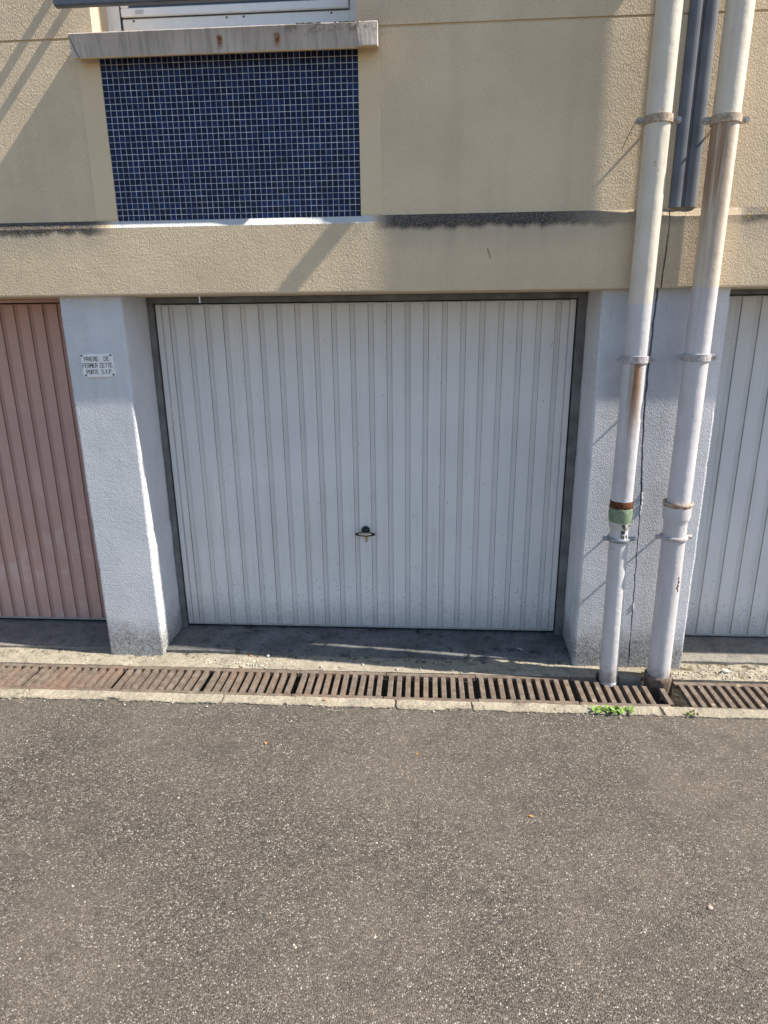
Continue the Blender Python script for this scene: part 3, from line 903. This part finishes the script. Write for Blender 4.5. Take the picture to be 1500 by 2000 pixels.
meshobj('shadow_boss', bm, M_pipe1, P1, True)  # unseen boss added above view to cast the diagonal shadow on the beam
bm = bmesh.new(); lathe(bm, [(1.010, 0.0568), (1.006, 0.0592), (0.99, 0.0585), (0.972, 0.0600), (0.966, 0.0575)], 2.607, PY, 40, lean1)
for v in bm.verts: v.co += Vector((1, 0, 0)) * 0.0012 * nz(v.co.x * 3 + v.co.z, v.co.y, 60.0) + Vector((0, 0, 0.002 * nz(v.co.x, v.co.y, 60.0)))
meshobj('rust_band', bm, M_rust, P1, True)
bm = bmesh.new(); lathe(bm, [(0.975, 0.0590), (0.965, 0.0615), (0.945, 0.0622), (0.925, 0.0610), (0.905, 0.0600), (0.895, 0.0585), (0.893, 0.055)], 2.608, PY, 48, lean1)
for v in bm.verts:
    k = 1 + 0.03 * nz(math.atan2(v.co.y - PY, v.co.x - 2.61) * 0.8, v.co.z * 12, 2.2)
    v.co.x = 2.611 + (v.co.x - 2.611) * k; v.co.y = PY + (v.co.y - PY) * k
meshobj('repair_tape', bm, M_green, P1, True)
bm = bmesh.new(); lathe(bm, [(0.898, 0.0555), (0.868, 0.0560), (0.864, 0.0540), (0.855, 0.0520)], 2.608, PY, 40, lean1)
meshobj('sleeve', bm, M_sleeve, P1, True)
lean1b = lambda z: 0.018 * max(0.0, (0.86 - z) / 0.95)
bm = bmesh.new()
lathe(bm, [(0.870, 0.0498), (0.6, 0.0498), (0.3, 0.0498), (0.0, 0.0498), (-0.079, 0.0498), (-0.0795, 0.0455), (0.10, 0.0455)], 2.612, PY, 48, lean1b)
meshobj('lower_pipe', bm, M_pipe1, P1, True)
bm = bmesh.new(); lathe(bm, [(-0.058, 0.0503), (-0.0805, 0.0503), (-0.0805, 0.0452), (-0.05, 0.0452)], 2.6302, PY, 48)
meshobj('cut_end', bm, plain('clean_white_plastic', (0.78, 0.79, 0.80), 0.35, var=0.03), P1, True)
bm = bmesh.new()   # dirt run below the sleeve
for i in range(26):
    t = random.gauss(-1.50, 0.22); z = random.uniform(0.80, 0.895)
    rr = 0.0562 if z > 0.868 else 0.0506
    ell(bm, (2.613 + rr * math.cos(t), PY + rr * math.sin(t), z), random.uniform(0.002, 0.005), 0.0012, random.uniform(0.004, 0.012), 7, 5)
tag(meshobj('grime', bm, plain('black_grime', (0.05, 0.05, 0.04), 0.8), P1, True), kind='stuff')
for z, mt, wi in ((5.93, M_clampc, 0), (4.88, M_clampc, 0), (3.83, M_clampc, 0), (2.785, M_clampc, 1), (1.735, M_clampw, 0)):
    flat_clamp(P1, 2.607, z, 0.0565, mt, wi)
round_clamp(P1, 2.6135, 0.794, 0.0498, M_clampz, 0)

P2 = empty('downpipe', (2.903, PY, -0.15), 'wider painted downpipe with rusty socket joint standing in an iron collar', 'downpipe', 'downpipes')
bm = bmesh.new(); lathe(bm, [(7.3, 0.0580), (5.0, 0.0580), (3.0, 0.0580), (2.0, 0.0580), (1.2, 0.0580), (0.985, 0.0580)], 2.902, PY, 48)
meshobj('upper_pipe', bm, M_pipe2, P2, True)
bm = bmesh.new(); lathe(bm, [(0.985, 0.0585), (1.002, 0.066), (1.006, 0.072), (1.000, 0.0765), (0.990, 0.0765), (0.984, 0.0725), (0.980, 0.0712)], 2.899, PY, 48)
meshobj('socket_rim', bm, M_rimrust, P2, True)
bm = bmesh.new(); lathe(bm, [(0.983, 0.0712), (0.925, 0.0705), (0.912, 0.0680), (0.895, 0.0610), (0.880, 0.0595), (0.3, 0.0600), (0.0, 0.0605), (-0.045, 0.0605)], 2.899, PY, 48, lambda z: 0.007 * max(0, (0.9 - z) / 0.9))
meshobj('lower_pipe', bm, M_pipe2, P2, True)
bm = bmesh.new(); lathe(bm, [(-0.022, 0.0592), (-0.012, 0.066), (-0.020, 0.0735), (-0.040, 0.0755), (-0.055, 0.0730), (-0.115, 0.0685), (-0.16, 0.060), (-0.30, 0.058)], 2.907, PY, 48)
for v in bm.verts: v.co.z += 0.003 * nz(v.co.x, v.co.y, 30.0)
meshobj('collar', bm, M_collar, P2, True)
bm = bmesh.new()   # blister of rust on the lower pipe
for i in range(16):
    t = random.gauss(-1.05, 0.10); z = random.gauss(0.545, 0.025)
    ell(bm, (2.902 + 0.0588 * math.cos(t), PY + 0.0588 * math.sin(t), z), random.uniform(0.003, 0.007), 0.0022, random.uniform(0.004, 0.010), 7, 5)
tag(meshobj('rust_blister', bm, M_rust, P2, True), kind='stuff')
for z, mt in ((5.93, M_clampc), (4.88, M_clampc), (3.82, M_clampc), (2.777, M_clampc), (1.743, M_clampw)):
    flat_clamp(P2, 2.902, z, 0.0580, mt)
round_clamp(P2, 2.8995, 0.808, 0.0585, M_clampw, 0)

# ------------------------------------------------------------------ drain grates
GT, GB = -0.0575, -0.085
def bar_mesh(L, wd=0.0285):
    bm = bmesh.new()
    box(bm, -wd / 2, wd / 2, 0, L, GB - GT, 0, 0.0025)
    bmesh.ops.recalc_face_normals(bm, faces=bm.faces[:])
    me = bpy.data.meshes.new('bar'); bm.to_mesh(me); bm.free(); me.materials.append(M_grate)
    return me
YN, YF = -0.7385, -0.4545          # near and far edge of a grate
bar_full = bar_mesh(0.219)
def grate(xa, xb, label, dy=0.0, cut=None, dz=0.0):
    g = empty('drain_grate', ((xa + xb) / 2, (YN + YF) / 2 + dy, GB), label, 'drain grate', 'grates over the drain channel')
    def rail(x0, x1, y0, y1):
        boxobj('rail', (x0, x1, y0 + dy, y1 + dy, GB + dz, GT + dz), M_grate, g, 0.0025)
    rail(xa + 0.002, (2.893 if cut else xb - 0.002), YN, YN + 0.033)
    rail(xa + 0.002, (2.560 if cut else xb - 0.002), YF - 0.031, YF)
    n = 10
    p = (xb - xa - 0.014) / n
    for i in range(n):
        cx = xa + 0.007 + (i + 0.5) * p
        cx += random.uniform(-0.001, 0.001)
        if cut and i == 8: continue
        if cut and i >= 3:
            y1 = -0.527 if i < 8 else -0.548
            place('bar', bar_mesh(y1 - (YN + 0.0335)), None, g, (cx if i < 8 else cx - 0.012, YN + 0.0335 + dy, GT + dz))
        else:
            ob = place('bar', bar_full, None, g, (cx, YN + 0.0335 + dy, GT + dz + random.uniform(-0.0008, 0.0008)))
            ob.rotation_euler = (0, random.uniform(-0.03, 0.03), random.uniform(-0.012, 0.012))
seams = [-1.274, -0.744, -0.214, 0.312, 0.838, 1.351, 1.869, 2.413, 2.945]
labs = ['rusty drain grate cut off by the left edge of the picture', 'rusty drain grate in front of the pink door',
        'rusty drain grate at the foot of the pillar with the sign', 'rusty drain grate in front of the left part of the white door',
        'orange-stained drain grate below the door handle, just left of it', 'drain grate below the door handle, just right of it',
        'drain grate in front of the right part of the white door', 'cut drain grate with missing bars around the two downpipes']
dys = [-0.002, 0.0, 0.003, 0.0, 0.001, -0.002, 0.004, -0.002]
for i in range(8):
    grate(seams[i], seams[i + 1], labs[i], dys[i], cut=(i == 7))
grate(2.985, 3.51, 'whole drain grate right of the wide downpipe', -0.020)
grate(3.515, 4.04, 'drain grate at the right edge of the picture', -0.016)

# ------------------------------------------------------------------ sign on the pillar
SG = empty('wall_sign', (-0.208, YP, 1.653), 'small white sign with four dark screws and brown French lettering on pillar', 'sign')
sw, sh = 0.178, 0.123
bm = bmesh.new()
N = 4; cr = 0.008; pts = []
for cx, cz, a0 in ((sw / 2 - cr, sh / 2 - cr, 0), (-sw / 2 + cr, sh / 2 - cr, 90), (-sw / 2 + cr, -sh / 2 + cr, 180), (sw / 2 - cr, -sh / 2 + cr, 270)):
    for k in range(N + 1):
        a = math.radians(a0 + 90 * k / N); pts.append((cx + cr * math.cos(a), cz + cr * math.sin(a)))
fa = [bm.verts.new((x, -0.0045, z)) for x, z in pts]; fb = [bm.verts.new((x, 0.004, z)) for x, z in pts]
bm.faces.new(fa); bm.faces.new(fb)
for k in range(len(pts)):
    bm.faces.new((fa[k], fa[(k + 1) % len(pts)], fb[(k + 1) % len(pts)], fb[k]))
TILT = Matrix.Rotation(math.radians(-1.0), 4, 'Y')
SC = Vector((-0.2075, YP - 0.0045, 1.7145))
def sign_part(name, bm, mat):
    bmesh.ops.transform(bm, matrix=TILT, verts=bm.verts[:])
    bmesh.ops.translate(bm, vec=SC, verts=bm.verts[:])
    return meshobj(name, bm, mat, SG)
sign_part('plate', bm, M_sign)
FONT = {'P': [[(0, 0), (0, 1), (.75, 1), (1, .88), (1, .62), (.75, .5), (0, .5)]], 'R': [[(0, 0), (0, 1), (.75, 1), (1, .88), (1, .62), (.75, .5), (0, .5)], [(.5, .5), (1, 0)]],
        'I': [[(.5, 0), (.5, 1)]], 'E': [[(1, 0), (0, 0), (0, 1), (1, 1)], [(0, .5), (.8, .5)]], 'D': [[(0, 0), (0, 1), (.65, 1), (1, .8), (1, .2), (.65, 0), (0, 0)]],
        'F': [[(0, 0), (0, 1), (1, 1)], [(0, .5), (.8, .5)]], 'M': [[(0, 0), (0, 1), (.5, .4), (1, 1), (1, 0)]], 'C': [[(1, .8), (.75, 1), (.25, 1), (0, .8), (0, .2), (.25, 0), (.75, 0), (1, .2)]],
        'T': [[(.5, 0), (.5, 1)], [(0, 1), (1, 1)]], 'O': [[(.3, 0), (0, .2), (0, .8), (.3, 1), (.7, 1), (1, .8), (1, .2), (.7, 0), (.3, 0)]],
        'S': [[(0, .15), (.25, 0), (.75, 0), (1, .2), (1, .38), (0, .65), (0, .82), (.25, 1), (.75, 1), (1, .85)]], 'V': [[(0, 1), (.5, 0), (1, 1)]], '.': [[(.3, 0), (.3, .06)]]}
def stroke(bm, a, b, wd):
    a = Vector((a[0], 0, a[1])); b = Vector((b[0], 0, b[1]))
    d = (b - a).normalized(); nrm = Vector((-d.z, 0, d.x)) * wd / 2
    a -= d * wd * 0.3; b += d * wd * 0.3
    y = Vector((0, -0.0051, 0))
    q = [a + nrm, b + nrm, b - nrm, a - nrm]
    f = [bm.verts.new(p + y) for p in q]; g = [bm.verts.new(p + y * 0.8) for p in q]
    bm.faces.new(f)
    for k in range(4): bm.faces.new((f[k], f[(k + 1) % 4], g[(k + 1) % 4], g[k]))
bm = bmesh.new()
def word(txt, u0, u1, v0, v1, step):
    """word between fractions u0..u1 of the plate width and v0..v1 of its height (from the top)"""
    X0, X1 = (-0.5 + u0) * sw, (-0.5 + u1) * sw
    Z1, Z0 = (0.5 - v0) * sh, (0.5 - v1) * sh
    units = sum(0.45 if c in '.I' else 1.0 for c in txt)
    p = (X1 - X0) / units; x = X0
    for c in txt:
        wdt = p * (0.45 if c in '.I' else 1.0)
        lw = wdt * (0.72 if c not in '.I' else 0.5)
        for s in FONT[c]:
            for a, b in zip(s, s[1:]):
                if c == 'I': a, b = (0.3, a[1]), (0.3, b[1])
                stroke(bm, (x + a[0] * lw, Z0 + a[1] * (Z1 - Z0)), (x + b[0] * lw, Z0 + b[1] * (Z1 - Z0)), 0.0030 if c != '.' else 0.0042)
        x += wdt
word('PRIERE', .105, .56, .135, .31, 0); word('DE', .725, .91, .135, .31, 0)
word('FERMER', .03, .51, .41, .59, 0); word('CETTE', .575, .975, .41, .59, 0)
word('PORTE', .125, .515, .69, .865, 0); word('S.V.P.', .60, .95, .69, .865, 0)
sign_part('lettering', bm, M_letter)
for sx, sz in ((-.465, .43), (.445, .43), (-.42, -.42), (.455, -.42)):
    bm = bmesh.new()
    ell(bm, (sx * sw, -0.005, sz * sh), 0.0055, 0.003, 0.0055, 10, 6)
    sign_part('screw', bm, M_black)

# ------------------------------------------------------------------ weeds, grit and litter
def leaf_mesh(name, mat, lobes=3, L=1.0, W=0.22):
    bm = bmesh.new()
    N = 9
    cen, le, ri = [], [], []
    for k in range(N + 1):
        t = k / N
        wd = W * (math.sin(math.pi * min(1, t * 0.9 + 0.08)) ** 0.8) * (1.0 + 0.32 * math.sin(t * lobes * 2 * math.pi))
        if k == N: wd = 0.015
        y = t * L; z = 0.30 * t - 0.34 * t * t
        cen.append(bm.verts.new((0, y, z)))
        le.append(bm.verts.new((-wd, y - 0.03, z + 0.10 * wd))); ri.append(bm.verts.new((wd, y - 0.03, z + 0.10 * wd)))
    for k in range(N):
        bm.faces.new((cen[k], cen[k + 1], le[k + 1], le[k])); bm.faces.new((cen[k], ri[k], ri[k + 1], cen[k + 1]))
    me = bpy.data.meshes.new(name); bm.to_mesh(me); bm.free(); me.materials.append(mat)
    return me
def weed(loc, label, n, size, mat, spread, lobes, tall=0.3):
    wd = empty('weed', loc, label, 'weed')
    me = leaf_mesh('leaf', mat, lobes)
    for i in range(n):
        o = bpy.data.objects.new('leaf', me)
        col.objects.link(o); o.parent = wd
        a = random.uniform(0, 2 * math.pi)
        s = size * random.uniform(0.55, 1.15)
        o.location = (random.uniform(-spread[0], spread[0]), random.uniform(-spread[1], spread[1]), random.uniform(0.0, 0.012))
        o.rotation_euler = (random.uniform(0.05, tall + 0.35), random.uniform(-0.35, 0.35), a)
        o.scale = (s, s, s)
    return wd
weed((2.565, -0.800, GZ + 0.006), 'bright green leafy weed growing at the drain edge', 38, 0.040, M_leaf, (0.09, 0.012), 3, 0.22)
weed((2.965, -0.812, GZ + 0.006), 'small sparse dry weed by the gap in the grates', 22, 0.024, M_leafdry, (0.026, 0.014), 1, 0.9)

def pebble(bm, c, r):
    n0 = [Vector((random.uniform(.7, 1.2) * a, random.uniform(.7, 1.2) * b, random.uniform(.5, .9) * d)) * r for a, b, d in ((1, 0, 0), (-1, 0, 0), (0, 1, 0), (0, -1, 0), (0, 0, 1), (0, 0, -.6))]
    v = [bm.verts.new(Vector(c) + p) for p in n0]
    for i, j, k in ((0, 2, 4), (2, 1, 4), (1, 3, 4), (3, 0, 4), (2, 0, 5), (1, 2, 5), (3, 1, 5), (0, 3, 5)):
        bm.faces.new((v[i], v[j], v[k]))
bm = bmesh.new()
for i in range(2600):
    u = random.random()
    if u < 0.30:      # on the apron, thicker at the right and near x = 0.5
        x = random.choice((random.gauss(0.55, 0.13), random.uniform(-1.0, 4.0), random.uniform(2.95, 4.0), random.uniform(2.95, 4.0)))
        y, z = random.uniform(-0.445, -0.33), -0.050
        if 2.50 < x < 3.02 and y < -0.36: continue
        r = abs(random.gauss(0, 0.0035)) + 0.0016
    elif u < 0.42:    # along the kerb
        x, y, z = random.uniform(-1.0, 3.9), random.gauss(-0.80, 0.03), GZ + 0.007
        if y > -0.748: continue
        r = abs(random.gauss(0, 0.0026)) + 0.0015
    else:             # loose on the asphalt
        x, y, z = random.uniform(-1.0, 3.9), -0.84 - random.random() ** 1.3 * 2.0, GZ + 0.001
        r = abs(random.gauss(0, 0.0016)) + 0.0014
    pebble(bm, (x, y, z), r)
tag(meshobj('loose_grit', bm, M_stone), 'loose pale grit scattered over the drain edge and asphalt', 'grit', kind='stuff')

def stone(loc, r, label, mat, sq=(1, 1, 1)):
    bm = bmesh.new()
    bmesh.ops.create_icosphere(bm, subdivisions=2, radius=r)
    for v in bm.verts:
        k = 1 + 0.35 * noise.noise(v.co * (0.9 / r) + Vector(loc) * 7)
        v.co = Vector((v.co.x * sq[0], v.co.y * sq[1], v.co.z * sq[2])) * k
    o = meshobj('stone', bm, mat, None, False, loc)
    return tag(o, label, 'stone', 'loose stones by the drain')
M_white = plain('white_stone', (0.62, 0.6, 0.54), 0.7, var=0.15, vs=60.0)
stone((3.319, -0.372, -0.040), 0.017, 'flat white stone lying on the mossy concrete near the right door', M_white, (1.3, .9, .55))
stone((0.612, -0.318, -0.044), 0.010, 'small white stone in the grit left of the door centre', M_white)
stone((0.505, -0.318, -0.046), 0.009, 'small orange brick chip in the grit before the white door', plain('brick_chip', (0.42, 0.17, 0.08), 0.8), (1, 1, .7))
stone((1.035, -0.770, GZ + 0.011), 0.008, 'orange brick crumb on the kerb in front of the grates', plain('brick_crumb', (0.45, 0.2, 0.1), 0.8), (1.3, 1, .6))
stone((2.595, -1.985, GZ + 0.004), 0.009, 'pale pink pebble lying on the asphalt at lower right', plain('pink_pebble', (0.5, 0.38, 0.3), 0.7), (1, 1, .6))
lf = leaf_mesh('fallen_leaf', M_fallen, 0, 1.0, 0.3)
lfg = leaf_mesh('fallen_leaf', plain('grey_dead_leaf', (0.36, 0.35, 0.33), 0.8, var=0.3, vs=60.0), 0, 1.0, 0.3)
for (x, y, z, s, a, lb) in ((2.035, -1.577, GZ + 0.004, 0.018, 1.4, 'tiny orange leaf lying on the asphalt right of centre'), (0.803, -1.16, GZ + 0.004, 0.02, 0.4, 'tiny tan leaf on the asphalt in front of the left grates'),
                            (1.554, -1.191, GZ + 0.004, 0.018, 2.2, 'tiny ochre leaf on the asphalt in front of the middle grates'), (2.17, -0.235, -0.014, 0.05, 0.9, 'curled grey leaf on the dark threshold near the right pillar')):
    o = bpy.data.objects.new('fallen_leaf', lfg if 'grey' in lb else lf); col.objects.link(o)
    o.location = (x, y, z); o.scale = (s, s, s); o.rotation_euler = (0.05, 0.1, a)
    tag(o, lb, 'leaf', 'fallen leaves')
